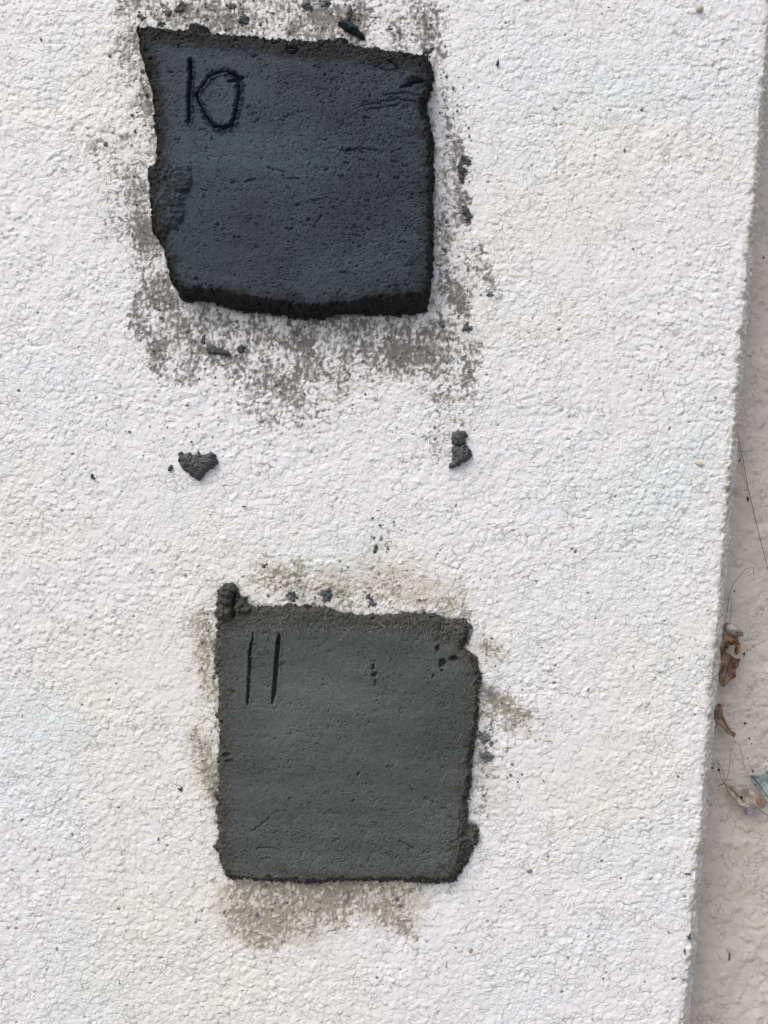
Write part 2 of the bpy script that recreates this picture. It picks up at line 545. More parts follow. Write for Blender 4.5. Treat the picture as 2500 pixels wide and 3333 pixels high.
def stains(X, Y, h, cav):
    wX = X + 14 * perlin(X / 40, Y / 40, 71) + 6 * perlin(X / 11, Y / 11, 73)
    wY = Y + 20 * perlin(X / 40, Y / 40, 72) + 8 * perlin(X / 11, Y / 11, 74)
    streak = perlin(X / 8, Y / 26, 80) + 0.6 * perlin(X / 17, Y / 60, 81)
    iso = fbm(X / 15, Y / 15, 2, 84)
    hl = (h - np.mean(h)) / np.std(h)
    vert = caps(X, Y, [(420, 20, 1400, 60, 130, 1), (600, 1120, 1400, 1130, 150, 1), (500, 800, 500, 1100, 90, 1), (800, 2930, 1350, 2930, 110, 1)])
    # clay caught in the crevices between small grains: a network of thin strokes
    wa = worley((X + 8 * perlin(X / 15, Y / 15, 75) + 5 * perlin(X / 41, Y / 41, 78)) / 17, (Y + 11 * perlin(X / 15, Y / 15, 76)) / (20 + 10 * vert.round(0)), 88, 1.0)
    fil = np.exp(-((wa[1] - wa[0]) / 0.17) ** 2)
    keep = sst(-0.4, 0.4, perlin(X / 24, Y / 24, 77))
    f = 0.56 * (fil * (0.45 + 0.55 * keep) - 0.33) - 0.11 * hl + 0.34 * iso + (0.05 + 0.22 * vert) * streak
    halo = sst(-45, 55, sdf(wX, wY, np.array(HALO, float)))
    patchy = fbm(X / 85, Y / 110, 3, 97)
    dg = 1 - (1 - np.clip(caps(wX, wY, STAIN_GREY), 0, 1)) ** 1.12 * (1 - 0.36 * halo)
    dg = dg * np.clip(1 + 0.42 * patchy, 0.4, 1.25)
    dg = dg * (1 - 0.55 * caps(X, Y, [(1424, 230, 1428, 640, 14, 1), (700, 1240, 760, 1330, 40, .7), (1180, 1240, 1330, 1300, 44, .8)]))
    dg = np.maximum(dg, caps(wX, wY, STAIN_SPOT))
    dg = np.maximum(dg, caps(X, Y, [(c[0], c[1], c[0], c[1], max(c[2], c[3]) * 1.25 + 8, 0.62) for c in CRUMBS]))
    g = dg * 1.04 - 0.615 + f - 0.8 * (1 - sst(0.03, 0.2, dg))
    # dirt flecks lodged in single crevices
    Xr, Yr = X * 0.86 + Y * 0.5, Y * 0.86 - X * 0.5
    c1 = worley(Xr / 17 + 0.5 * perlin(X / 12, Y / 12, 92), Yr / 17 + 0.5 * perlin(X / 12, Y / 12, 93), 91, 1.0)
    sk = fbm(Xr / 120, Yr / 120, 3, 90)
    dn = np.clip(0.22 + 0.30 * sk + 0.12 * sst(1500, 2600, Y) + 0.05 * caps(X, Y, [(950, 700, 950, 1300, 500, 1)]), 0.02, 0.5)
    an = c1[6] * 6.283
    el = np.hypot((c1[2] * np.cos(an) + c1[3] * np.sin(an)) * 0.75, (c1[3] * np.cos(an) - c1[2] * np.sin(an)) * 1.7)
    fleck = np.where(c1[4] < dn, (0.07 + 0.17 * c1[5] ** 1.5 - el) * 1.2 - 0.05 * hl + 0.02, -1.0)
    g = np.maximum(g, np.minimum(fleck, 0.10))
    strip = sst(-16, 14, sdf(wX, wY, np.array(STRIP, float)))
    do = np.maximum(1 - (1 - np.clip(caps(wX, wY, STAIN_OLIVE), 0, 1)) ** 1.6, 0.58 * strip)
    o = do - 0.56 + f - 0.8 * (1 - sst(0.03, 0.25, do))
    w = caps(wX, wY, WASH) * (0.5 + 0.6 * sst(1600, 1800, Y))
    w = np.maximum(w, 1.0 * strip * (0.9 + 0.5 * iso))
    w = np.maximum(w, 0.30 * halo)
    w = sst(0.12, 0.85, w + 0.18 * fbm(X / 40, Y / 40, 3, 95) - 0.04 * hl)
    return np.clip(g, -1, 1), np.clip(o, -1, 1), np.clip(w, 0, 1) * 0.85


def spaced(a, b, step, pad, pstep, far_lo, far_hi):
    """fine samples between a and b, coarser pads, then quickly growing steps to the far limits"""
    lo = [a]
    x = a
    st = pstep
    while x > far_lo:
        x -= st
        if x < a - pad:
            st *= 1.18
        lo.append(x)
    hi = [b]
    x = b
    st = pstep
    while x < far_hi:
        x += st
        if x > b + pad:
            st *= 1.18
        hi.append(x)
    return np.concatenate([lo[::-1], np.arange(a + step, b - step * 0.5, step), hi])


# ------------------------------------------------------------------ ground
def build_ground():
    me = bpy.data.meshes.new('ground')
    me.from_pydata([(-400, -400, -1.25), (400, -400, -1.25), (400, 400, -1.25), (-400, 400, -1.25)], [], [(0, 1, 2, 3)])
    tag(link('ground', me, plain('concrete_paving', (0.19, 0.18, 0.165), 0.9, 0.25, 3.0)), kind='structure')


build_ground()

# ------------------------------------------------------------------ the two clay squares: outlines in photo pixels
T10 = 0.0165
T11 = 0.0075
BASE10 = [(448, 101), (462, 145), (469, 202), (491, 270), (510, 376), (513, 530), (486, 559), (491, 607), (501, 675), (503, 723),
          (505, 763), (539, 808), (546, 852), (556, 885), (558, 919), (583, 948), (607, 987), (660, 979), (780, 1014), (877, 1023), (946, 1035),
          (985, 1040), (1040, 1038), (1075, 1030), (1120, 1024), (1284, 1030), (1375, 1018), (1395, 982), (1409, 861), (1411, 717), (1411, 548), (1411, 463),
          (1395, 395), (1387, 337), (1402, 299), (1413, 251), (1398, 207), (1380, 188), (1322, 183), (1226, 169), (1139, 154),
          (1130, 128), (1043, 145), (946, 140), (850, 130), (828, 125), (708, 120), (674, 94), (626, 84), (607, 111), (539, 103), (477, 98)]
FACE10 = [(462, 122), (482, 205), (502, 280), (517, 380), (520, 530), (498, 565), (502, 640), (512, 725), (530, 790), (562, 860), (585, 925),
          (669, 936), (780, 954), (877, 972), (985, 990), (1091, 980), (1236, 965), (1332, 950), (1380, 940), (1390, 860), (1391, 700), (1390, 540), (1388, 450),
          (1374, 390), (1368, 330), (1380, 290), (1388, 250), (1378, 215), (1320, 195), (1130, 162), (950, 150), (830, 138), (700, 130), (560, 116)]
BASE11 = [(707, 1952), (711, 1927), (728, 1901), (753, 1895), (774, 1910), (778, 1935), (804, 1939), (814, 1963), (863, 1973), (922, 1969), (985, 1969),
          (1048, 1973), (1091, 1981), (1133, 1998), (1193, 2002), (1308, 1993), (1386, 1993), (1434, 2002), (1482, 2012), (1525, 1993), (1535, 2007),
          (1530, 2080), (1513, 2108), (1545, 2133), (1561, 2166), (1569, 2219), (1556, 2253), (1559, 2320), (1554, 2378), (1550, 2427), (1535, 2499),
          (1532, 2569), (1525, 2631), (1520, 2675), (1543, 2680), (1559, 2699), (1552, 2747), (1525, 2800), (1501, 2834), (1482, 2868), (1458, 2871),
          (1410, 2875), (1280, 2867), (1096, 2867), (982, 2876), (934, 2868), (837, 2865), (808, 2855), (746, 2855), (727, 2826), (712, 2800), (717, 2771),
          (688, 2754), (714, 2728), (706, 2670), (698, 2636), (712, 2607), (690, 2584), (712, 2559), (712, 2472), (714, 2433), (712, 2340), (694, 2323),
          (711, 2306), (710, 2201), (696, 2205), (698, 2167), (697, 2129), (706, 2070), (706, 2036), (700, 2002)]
FACE11 = [(728, 2005), (800, 1990), (900, 1988), (1040, 1993), (1190, 2018), (1320, 2014), (1430, 2024), (1508, 2030), (1508, 2080), (1492, 2115), (1530, 2150),
          (1546, 2200), (1545, 2250), (1536, 2380), (1514, 2520), (1502, 2650), (1490, 2780), (1474, 2850), (1400, 2858), (1150, 2858), (980, 2858),
          (830, 2855), (760, 2845), (728, 2800), (722, 2700), (722, 2500), (722, 2300), (717, 2150)]


# ------------------------------------------------------------------ the stucco pier
U_EDGE = 1106.0      # px on the plane from the picture centre to where the corner starts to turn
CHAMFER = ((0, 0.0), (6, 0.80), (58, 0.86), (70, math.pi / 2))   # arc length past the corner (px) -> turning angle


def build_pier():
    a_c = U_EDGE + CHAMFER[-1][0]
    cols = spaced(-1400.0, a_c, 3.42, 400, 7.0, -3600, a_c + 1000)
    cols = cols[cols < a_c + 900]
    rows = spaced(-1790.0, 1790.0, 3.42, 380, 7.0, -6250, 4200)
    A, B = np.meshgrid(cols, rows)          # arc length along the face, height, in px
    X = 1250 + A * CT + B * ST
    Y = 1666.5 + A * ST - B * CT
    pd = 0.10 + 0.20 * sst(1100, 2300, X) * sst(600, 1500, Y) + 0.16 * sst(2000, 3000, Y) + 0.10 * sst(400, 0, X) * sst(1500, 2200, Y)
    pd = pd + 0.12 * fbm(X / 400, Y / 400, 2, 44)
    h, cav, pit = stucco(X, Y, 21.0, 1.0, 1.0, 10, pd)
    # scale edges run finer towards the lower half
    g, o, w = stains(X, Y, h, cav)
    sds = []
    for base, k, lim in ((BASE10, 0.42, 13.0), (BASE11, 0.30, 9.0)):
        sds.append(sdf(A * S, B * S, poly_plane(base, 0)))
        dd = -sds[-1] / S
        film = k * np.exp(-np.maximum(dd, 0) / lim) - 0.20 + 0.30 * fbm(X / 34, Y / 34, 3, 99)
        g = np.maximum(g, np.where(dd < 60, film, -1))
    # relief is partly filled where clay was smeared on
    fill = np.clip(0.55 * sst(-0.05, 0.1, g) + 0.2 * sst(-0.1, 0.2, o), 0, 1)
    h = h * (1 - 0.25 * fill)
    rough_sm = sst(0.2, 0.7, w) * (fbm(X / 6.5, Y / 15, 2, 66) * 1.6)
    h = h + rough_sm
    h = h * (0.62 + 0.24 * fbm(X / 350, Y / 300, 2, 67))
    # worn corner
    cm = sst(U_EDGE - 20, U_EDGE + 6, A)
    h = h * (1 - 0.35 * cm) + cm * (3.4 * fbm(X / 14, Y / 14, 3, 50) + 4 * fbm(B / 160, A / 400, 2, 51) - 7 * sst(0.25, 0.6, perlin(B / 46, A / 60, 53)))
    w = np.maximum(w, 0.85 * cm * (0.9 + 0.6 * fbm(X / 50, Y / 90, 2, 52)))
    far = sst(0, 1, (np.maximum(np.abs(A) - 2200, 0) + np.maximum(np.abs(B) - 2600, 0)) / 300)
    h = h * (1 - far)
    # position and normal along the section (front face -> arc -> side face)
    phc = np.interp(cols - U_EDGE, [c[0] for c in CHAMFER], [c[1] for c in CHAMFER])
    dc = np.diff(cols)
    mid = 0.5 * (phc[1:] + phc[:-1])
    Uc = np.concatenate([[cols[0]], cols[0] + np.cumsum(np.cos(mid) * dc)])
    Dc = np.concatenate([[0], np.cumsum(np.sin(mid) * dc)])
    ph = np.broadcast_to(phc, A.shape)
    U = np.broadcast_to(Uc, A.shape)
    Dp = np.broadcast_to(Dc, A.shape)
    nu, ny = np.sin(ph), -np.cos(ph)
    V = np.stack([(U + nu * h) * S, (Dp + ny * h) * S, B * S], -1)
    dirt = pit * sst(0.30, 0.55, perlin(X / 60, Y / 60, 47) * 0.8 + 0.45)
    # small chipped blue-black paint near the lower corner
    nr, nc = A.shape
    F = grid_faces(nr, nc)
    Ac = (A[:-1, :-1] + A[1:, 1:]) * 0.5
    # faces wholly under the clay squares are left out
    keep = np.ones(Ac.shape, bool)
    for sd in sds:
        keep &= ~((sd[:-1, :-1] > 0.004) & (sd[1:, 1:] > 0.004))
    at = {'grey': g.ravel(), 'olive': o.ravel(), 'wash': w.ravel(), 'dirt': dirt.ravel()}
    root = empty('stucco_pier', (0, 0, -1.25))
    tag(root, 'white stippled stucco pier carrying both dark clay squares', 'pier')
    Vf = V.reshape(-1, 3)
    for nm, sel in (('front_face', Ac < U_EDGE), ('rounded_corner', (Ac >= U_EDGE) & (Ac < a_c)), ('side_face', Ac >= a_c)):
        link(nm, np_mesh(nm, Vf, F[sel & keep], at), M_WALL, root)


build_pier()


# ------------------------------------------------------------------ recessed wall behind
Y_BACK = 0.062


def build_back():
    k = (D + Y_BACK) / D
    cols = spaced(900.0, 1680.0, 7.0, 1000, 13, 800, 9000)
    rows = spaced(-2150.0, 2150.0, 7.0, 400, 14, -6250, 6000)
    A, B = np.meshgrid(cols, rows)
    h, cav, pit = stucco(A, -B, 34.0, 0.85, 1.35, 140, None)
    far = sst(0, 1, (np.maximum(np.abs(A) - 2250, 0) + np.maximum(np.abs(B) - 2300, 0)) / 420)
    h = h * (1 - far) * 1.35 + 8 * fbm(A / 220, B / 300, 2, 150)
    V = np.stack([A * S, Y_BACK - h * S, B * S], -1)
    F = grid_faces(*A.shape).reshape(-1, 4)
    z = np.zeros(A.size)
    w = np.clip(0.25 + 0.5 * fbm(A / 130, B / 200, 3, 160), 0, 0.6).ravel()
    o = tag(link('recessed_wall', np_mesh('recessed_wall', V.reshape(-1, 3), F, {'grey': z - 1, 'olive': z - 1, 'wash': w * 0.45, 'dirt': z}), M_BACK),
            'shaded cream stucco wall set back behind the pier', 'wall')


build_back()


# ------------------------------------------------------------------ clay height fields
def clay_field(base, face, t, step, feat, seed, dome=False, crumble=6.4):
    """returns verts, faces (nr-1,nc-1,4), edge attribute, groove id per vertex, keep mask"""
    bp = poly_plane(smooth_poly(base), 0)
    lo = bp.min(0) - 0.0025
    hi = bp.max(0) + 0.0025
    us = np.arange(lo[0], hi[0], step * S)
    v_ = np.arange(lo[1], hi[1], step * S)
    U, Vv = np.meshgrid(us, v_)
    # crumbly outline
    X, Y = to_photo(U, Vv)
    n = crumble * (fbm(X / 14, Y / 14, 3, seed, 0.65) + 0.8 * perlin(X / 45, Y / 45, seed + 5)) * S
    sb = sdf(U, Vv, bp) + n
    if face is not None:
        fp = poly_plane(smooth_poly(face), t)
        sf = sdf(U, Vv, fp) + 0.9 * n + S * (7.0 * perlin(X / 60, Y / 60, seed + 7) + 5.0 * perlin(X / 24, Y / 24, seed + 8))
        din = np.maximum(sb, 0)
        dout = np.maximum(-sf, 0)
        p = np.where(sf >= 0, 1.0, din / (din + dout + 1e-9))
        H = t * np.clip(p, 0, 1) ** (0.62 if t > 0.01 else 0.85)
        edge = 1 - sst(-0.0014, 0.0024, sf)
        tone = 0.75 * (1 - sst(-0.004, 0.011, sf + 0.004 * fbm(X / 40, Y / 40, 3, seed + 31)))
    else:
        r = dome * S
        q = np.clip(sb / r, 0, 1)
        H = t * np.sqrt(1 - (1 - q) ** 2)
        edge = np.full(U.shape, 1.0)
        tone = edge
    # rough, granular rim
    # (noise read along the slope too, so that steep sides are as grainy as the top)
    X0, Y0 = X, Y
    X = X0 + 0.6 * H / S
    Y = Y0 + 0.9 * H / S
    rr = (fbm(X / 9, Y / 9, 3, seed + 11, 0.6) * 3.2 + 3.0 * fbm(X / 26, Y / 26, 2, seed + 15))
    w1 = worley(X / 15 + 0.4 * perlin(X / 9, Y / 9, seed + 12), Y / 13, seed + 16)
    w2 = worley(X / 8 + 3, Y / 7.5 + 0.5 * perlin(X / 7, Y / 7, seed + 13), seed + 17)
    rr = rr + 3.6 * (0.55 - w1[0]) * (0.4 + w1[4]) + 2.6 * (0.5 - w2[0]) * (0.3 + w2[4]) - 5.0 * pockmarks(X, Y, 0.3, seed + 18, 13, 10)
    H = H + edge * rr * S * 1.0
    # photo pixel of the raised surface point (for the features drawn on the face)
    kk = D / (D - np.clip(H, 0, 0.03))
    XF, YF = to_photo(U * kk, Vv * kk)
    gid = np.zeros(U.shape, int)
    dH, gid, de = feat(XF, YF, edge) if feat else (0, gid, 0)
    H = H + dH * S
    tone = np.clip(tone + de, 0, 1)
    # sink the outside under the stucco
    H = np.where(sb < 0, np.minimum(H, 0) - 0.0012, H)
    # sideways crumbling on the steep rim
    lu = edge * fbm(X / 9 + 5, Y / 9, 3, seed + 21, 0.6) * 3.6 * S
    lv = edge * fbm(X / 9, Y / 9 + 9, 3, seed + 25, 0.6) * 3.6 * S
    V = np.stack([U + lu, -H, Vv + lv], -1)
    X, Y = X0, Y0
    F = grid_faces(*U.shape)
    keep = sb > -0.0009
    kf = keep[:-1, :-1] | keep[1:, 1:] | keep[:-1, 1:] | keep[1:, :-1]
    return V, F, tone, gid, kf, X, Y


def crack(X, Y, pts, w, depth, wob=3.0, seed=300):
    d = line_dist(X + wob * perlin(X / 12, Y / 12, seed), Y + wob * perlin(X / 12, Y / 12, seed + 1), pts)
    return -depth * (1 - sst(w * 0.35, w, d))


def pockmarks(X, Y, dens, seed, sx=10.0, sy=7.0):
    """small torn pits, wider than tall"""
    c = worley(X / sx + 0.5 * perlin(X / 9, Y / 9, seed + 3), Y / sy + 0.5 * perlin(X / 9, Y / 9, seed + 4), seed)
    r = 0.12 + 0.33 * c[5]
    return (1 - sst(r * 0.5, r, c[0])) * (c[4] < dens)


def feat10(X, Y, edge):
    dH = 5 * fbm(X / 260, Y / 260, 2, 201) + 1.0 * fbm(X / 30, Y / 30, 3, 205) + 0.55 * fbm(X / 6.5, Y / 5, 2, 208)
    right = sst(800, 1250, X)
    # dragged trowel texture with fine tears
    dens = np.clip(0.10 + 0.34 * right + 0.25 * fbm(X / 120, Y / 80, 2, 210) + 0.15 * sst(560, 470, X), 0.03, 0.6)
    dH = dH - 3.4 * pockmarks(X, Y, dens * 0.8, 220, 12, 7) - 3.0 * pockmarks(X, Y, dens * 1.2 + 0.10, 224, 7, 5.5) + 0.7 * fbm(X / 8, Y / 8, 2, 226)
    dH = dH - 5.0 * pockmarks(X, Y, dens * 0.35, 228, 26, 13)
    for pts in ([(1180, 345), (1230, 335), (1290, 322), (1350, 330)], [(1190, 360), (1240, 352), (1300, 340)], [(1250, 310), (1320, 300), (1370, 312)],
                [(870, 545), (900, 552), (925, 560)], [(940, 580), (975, 583)], [(800, 590), (830, 585)], [(1215, 215), (1270, 228), (1300, 220)],
                [(1120, 490), (1180, 482), (1230, 492)], [(1050, 700), (1030, 720), (1022, 740)]):
        dH = dH + crack(X, Y, pts, 3.6, 5, 4)
    # thumbed patch on the left
    pl = sdf(X + 7 * fbm(X / 20, Y / 20, 2, 240), Y + 7 * fbm(X / 20, Y / 20, 2, 243),
             np.array([(480, 545), (540, 530), (620, 540), (632, 590), (600, 640), (598, 720), (560, 745), (530, 790), (480, 740)]))
    pm = sst(-3, 9, pl)
    dH = dH + pm * 3.6 * fbm(X / 12, Y / 12, 3, 246) + 13 * np.sqrt(np.clip(1 - (1 - np.clip(pl / 42, 0, 1)) ** 2, 0, 1))
    # rough top-left margin
    tl = sst(545, 480, X - (Y - 130) * 0.08) * sst(560, 430, Y)
    tl = np.maximum(tl, 0.8 * sst(165, 135, Y - (X - 470) * 0.075))
    dH = dH + tl * 2.6 * fbm(X / 11, Y / 11, 3, 250)
    # torn lump in the upper right corner with a crevice under it
    lp = sst(1.0, 0.2, np.hypot((X - 1345) / 36, (Y - 252) / 20))
    dH = dH + lp * (9 + 4 * fbm(X / 9, Y / 9, 2, 255)) + crack(X, Y, [(1308, 282), (1340, 272), (1372, 262)], 7, 13, 4)
    dH = dH + crack(X, Y, [(1265, 195), (1285, 205), (1297, 222)], 5, 8, 4)
    dH = dH + crack(X, Y, [(932, 148), (938, 168), (955, 172), (968, 160), (966, 148)], 5.5, 9, 3)
    dH = dH + crack(X, Y, [(938, 152), (966, 156)], 4, 7, 2)
    # incised 1 and 0
    one = line_dist(X + 2.0 * perlin(X / 12, Y / 12, 260), Y, [(619, 197), (621, 246), (617, 308), (615, 393)])
    zero = line_dist(X + 3.0 * perlin(X / 13, Y / 13, 261), Y + 3 * perlin(X / 13, Y / 13, 262),
                     [(642, 304), (660, 280), (683, 248), (708, 234), (737, 231), (761, 241), (778, 256), (779, 275), (776, 318), (770, 357), (761, 390),
                      (749, 410), (725, 417), (698, 412), (679, 390), (660, 357), (646, 330), (640, 306)])
    bar = line_dist(X, Y + 2 * perlin(X / 8, Y / 8, 263), [(745, 263), (765, 262), (790, 250)])
    wz = 3.0 + 2.4 * perlin(X / 30, Y / 30, 265) + 2.6 * np.maximum(sst(735, 770, X), sst(370, 405, Y))
    wo = 5.8 + 1.8 * perlin(X / 30, Y / 30, 266)
    g1 = 1 - sst(wo * 0.55, wo * 1.15, one)
    g0 = np.maximum(1 - sst(wz * 0.55, wz * 1.2, zero), 1 - sst(3, 6, bar))
    dH = dH - 26 * g1 - 22 * g0
    brr = np.exp(-((one - 10) / 4) ** 2) + np.exp(-((zero - 10) / 4.5) ** 2)
    dH = dH + brr * (3.6 + 10.0 * fbm(X / 11, Y / 11, 2, 270))
    gid = np.where(g1 > 0.35, 1, np.where(g0 > 0.35, 2, 0))
    de = 0.5 * pm * sst(-0.5, 0.5, fbm(X / 30, Y / 30, 2, 248)) + 0.4 * tl + 0.7 * lp + 0.30 * sst(1250, 1390, X) * sst(-0.2, 0.5, fbm(X / 60, Y / 60, 2, 274)) + 0.4 * np.clip(brr, 0, 1)
    de = de + 0.15 * sst(-0.1, 0.6, fbm(X / 170, Y / 130, 3, 277))
    return dH, gid, de


def feat11(X, Y, edge):
    dH = 4 * fbm(X / 240, Y / 240, 2, 401) + 0.8 * fbm(X / 28, Y / 28, 3, 405) + 0.5 * fbm(X / 5, Y / 6.5, 2, 408)
    dens = np.clip(0.12 + 0.24 * fbm(X / 130, Y / 110, 2, 410) + 0.25 * sst(2550, 2800, Y) + 0.2 * sst(1300, 1520, X), 0.015, 0.5)
    dH = dH - 3.2 * pockmarks(X, Y, dens, 420, 11, 9) - 2.2 * pockmarks(X, Y, dens * 1.0, 424, 6.5, 6.0)
    dH = dH - 4.0 * pockmarks(X, Y, dens * 0.22, 428, 24, 15)
    for pts in ([(818, 2709), (845, 2690), (874, 2663)], [(837, 2762), (875, 2757), (915, 2771)], [(745, 2248), (765, 2256)],
                [(1424, 2810), (1450, 2838), (1484, 2858)], [(1300, 2740), (1350, 2765)],
                [(1500, 2640), (1495, 2730), (1470, 2740)]):
        dH = dH + crack(X, Y, pts, 3.4, 6, 5)
    for x, y, rx, ry, dp in ((1215, 2172, 6, 9, 14), (1219, 2196, 12, 11, 16), (1222, 2222, 2.5, 14, 9), (1441, 2160, 14, 18, 22), (1478, 2145, 16, 11, 20),
                             (1425, 2112, 7, 12, 18), (1437, 2184, 5, 7, 14), (735, 2460, 16, 8, 12), (745, 2478, 16, 6, 11), (1410, 2200, 5, 8, 10), (1168, 2518, 7, 5, 9)):
        q = np.hypot((X - x + 5 * perlin(X / 9, Y / 9, 430)) / rx, (Y - y + 5 * perlin(X / 9, Y / 9, 431)) / ry)
        dH = dH - dp * (1 - sst(0.5, 1.05, q))
    # two small lobes squeezed up at the top left corner
    for x, y, r, hh in ((745, 1925, 40, 34), (730, 1980, 38, 24), (790, 1968, 30, 20)):
        q = np.hypot(X - x, Y - y) / r
        dH = dH + hh * np.sqrt(np.clip(1 - q * q, 0, 1)) + (q < 1) * 4.5 * fbm(X / 11, Y / 11, 3, 440)
    dH = dH + crack(X, Y, [(768, 1930), (762, 1960), (758, 2010)], 7, 24, 4)
    # soft fuzzy patch under the right side
    q = np.hypot((X - 1540) / 26, (Y - 2715) / 44)
    dH = dH + 10 * np.clip(1 - q, 0, 1)
    # torn top right corner
    cr = sst(1400, 1440, X + 0.2 * (Y - 2050)) * sst(2115, 2085, Y)
    dH = dH - cr * (6 - 6 * fbm(X / 14, Y / 14, 3, 444))
    tp = sst(2062, 2020, Y - (X - 720) * 0.03)
    lf = sst(790, 735, X)
    dH = dH + (tp + 0.5 * lf) * 2.6 * fbm(X / 10, Y / 10, 3, 446)
    # dab in the lower right corner
    db = sdf(X, Y, np.array([(1428, 2795), (1440, 2778), (1472, 2772), (1470, 2795), (1462, 2812), (1440, 2816)]))
    dH = dH + 3.0 * sst(-2, 3, db)
    # incised 11
    a = line_dist(X + 2 * perlin(X / 14, Y / 14, 450), Y, [(824, 2062), (814, 2121), (812, 2180), (809, 2230), (805, 2294)])
    b = line_dist(X + 1.4 * perlin(X / 20, Y / 20, 451), Y, [(908, 2060), (903, 2121), (897, 2192), (892, 2256), (886, 2290)])
    wa = 3.9 * sst(2045, 2120, Y) * sst(2310, 2260, Y) + 1.0
    wb = 5.6 * sst(2045, 2100, Y) * sst(2305, 2250, Y) + 1.4
    ga = 1 - sst(wa * 0.6, wa * 1.15, a)
    gb = 1 - sst(wb * 0.6, wb * 1.15, b)
    dH = dH - 24 * ga - 32 * gb + 2.2 * np.exp(-((b - 11) / 4) ** 2) * (0.6 + fbm(X / 9, Y / 9, 2, 455)) + 1.6 * np.exp(-((a - 9) / 3.5) ** 2)
    gid = np.where(ga > 0.35, 1, np.where(gb > 0.35, 2, 0))
    de = 0.45 * tp + 0.35 * lf + 0.7 * cr + 0.5 * sst(2760, 2840, Y) * sst(-0.2, 0.5, fbm(X / 60, Y / 40, 2, 460)) + 0.3 * sst(1400, 1540, X)
    de = de - 0.5 * sst(-2, 3, db)
    return dH, gid, de


def tube_np(pts, rad, sides=5):
    """closed tube through points -> verts, quads"""
    pts = [Vector(p) for p in pts]
    V = []
    n = len(pts)
    for i, p in enumerate(pts):
        d = (pts[min(i + 1, n - 1)] - pts[max(i - 1, 0)]).normalized()
        a = d.cross(Vector((0.31, 0.9, 0.22))).normalized()
        b = d.cross(a)
        r = rad[i] if isinstance(rad, (list, tuple)) else rad
        for k in range(sides):
            t = 2 * math.pi * k / sides
            V.append(p + (a * math.cos(t) + b * math.sin(t)) * r)
    F = []
    for i in range(n - 1):
        for k in range(sides):
            F.append((i * sides + k, i * sides + (k + 1) % sides, (i + 1) * sides + (k + 1) % sides, (i + 1) * sides + k))
    return V, F


def tubes_mesh(name, lst):
    V, F = [], []
    for pts, rad in lst:
        v, f = tube_np(pts, rad, 4)
        o = len(V)
        V += v
        F += [tuple(i + o for i in q) for q in f]
    me = bpy.data.meshes.new(name)
    me.from_pydata([tuple(v) for v in V], [], F)
    for p in me.polygons:
        p.use_smooth = True
    return me


def build_square(name, label, base, face, t, feat, seed, mat, digits):
    V, F, edge, gid, kf, X, Y = clay_field(base, face, t, 2.35 if t > 0.01 else 2.6, feat, seed)
    cx = sum(p[0] for p in base) / len(base)
    cy = sum(p[1] for p in base) / len(base)
    u, v = to_plane(cx, cy)
    root = empty(name, (u, 0, v))
    tag(root, label, 'clay sample', 'numbered clay squares pressed on the stucco')
    Vf = V.reshape(-1, 3)
    g4 = np.maximum.reduce([gid[:-1, :-1], gid[1:, 1:], gid[:-1, 1:], gid[1:, :-1]])
    ec = (edge[:-1, :-1] + edge[1:, 1:]) * 0.5
    fp = poly_plane(face, t)
    sf = sdf(V[..., 0], V[..., 2], fp)
    fc = (sf[:-1, :-1] + sf[1:, 1:]) * 0.5 > 0.0004
    pale = caps(X, Y, ([(560, 470, 960, 600, 130, .75), (700, 900, 1250, 900, 110, .35), (640, 250, 760, 330, 80, .3)] if seed == 500 else  # upper square: bluish sky sheen painted into the clay colour as paler patches
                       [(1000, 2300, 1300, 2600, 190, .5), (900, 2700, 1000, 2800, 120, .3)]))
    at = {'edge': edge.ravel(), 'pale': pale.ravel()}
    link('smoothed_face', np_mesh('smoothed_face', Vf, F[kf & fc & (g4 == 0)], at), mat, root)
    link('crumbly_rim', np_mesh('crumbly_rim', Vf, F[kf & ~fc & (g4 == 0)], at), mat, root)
    for i, dl in enumerate(digits):
        o = link('incised_digit', np_mesh('incised_digit', Vf, F[kf & (g4 == i + 1)], at), mat, root)
        o['label'] = dl
    return root, V, X, Y


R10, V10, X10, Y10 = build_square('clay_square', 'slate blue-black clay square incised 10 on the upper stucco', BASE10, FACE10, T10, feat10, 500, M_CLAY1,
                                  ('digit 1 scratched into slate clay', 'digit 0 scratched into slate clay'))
R11, V11, X11, Y11 = build_square('clay_square', 'grey hairy clay square incised 11 on the lower stucco', BASE11, FACE11, T11, feat11, 600, M_CLAY2,
                                  ('left stroke of the 11', 'wider right stroke of the 11'))


def surf_h(px, py, Vg):
    """height of a clay square's surface near a wall-plane point"""
    u, v = to_plane(px, py, 0.012)
    j = int(np.clip(np.searchsorted(Vg[0, :, 0], u), 0, Vg.shape[1] - 1))
    i = int(np.clip(np.searchsorted(Vg[:, 0, 2], v), 0, Vg.shape[0] - 1))
    return -Vg[i, j, 1]


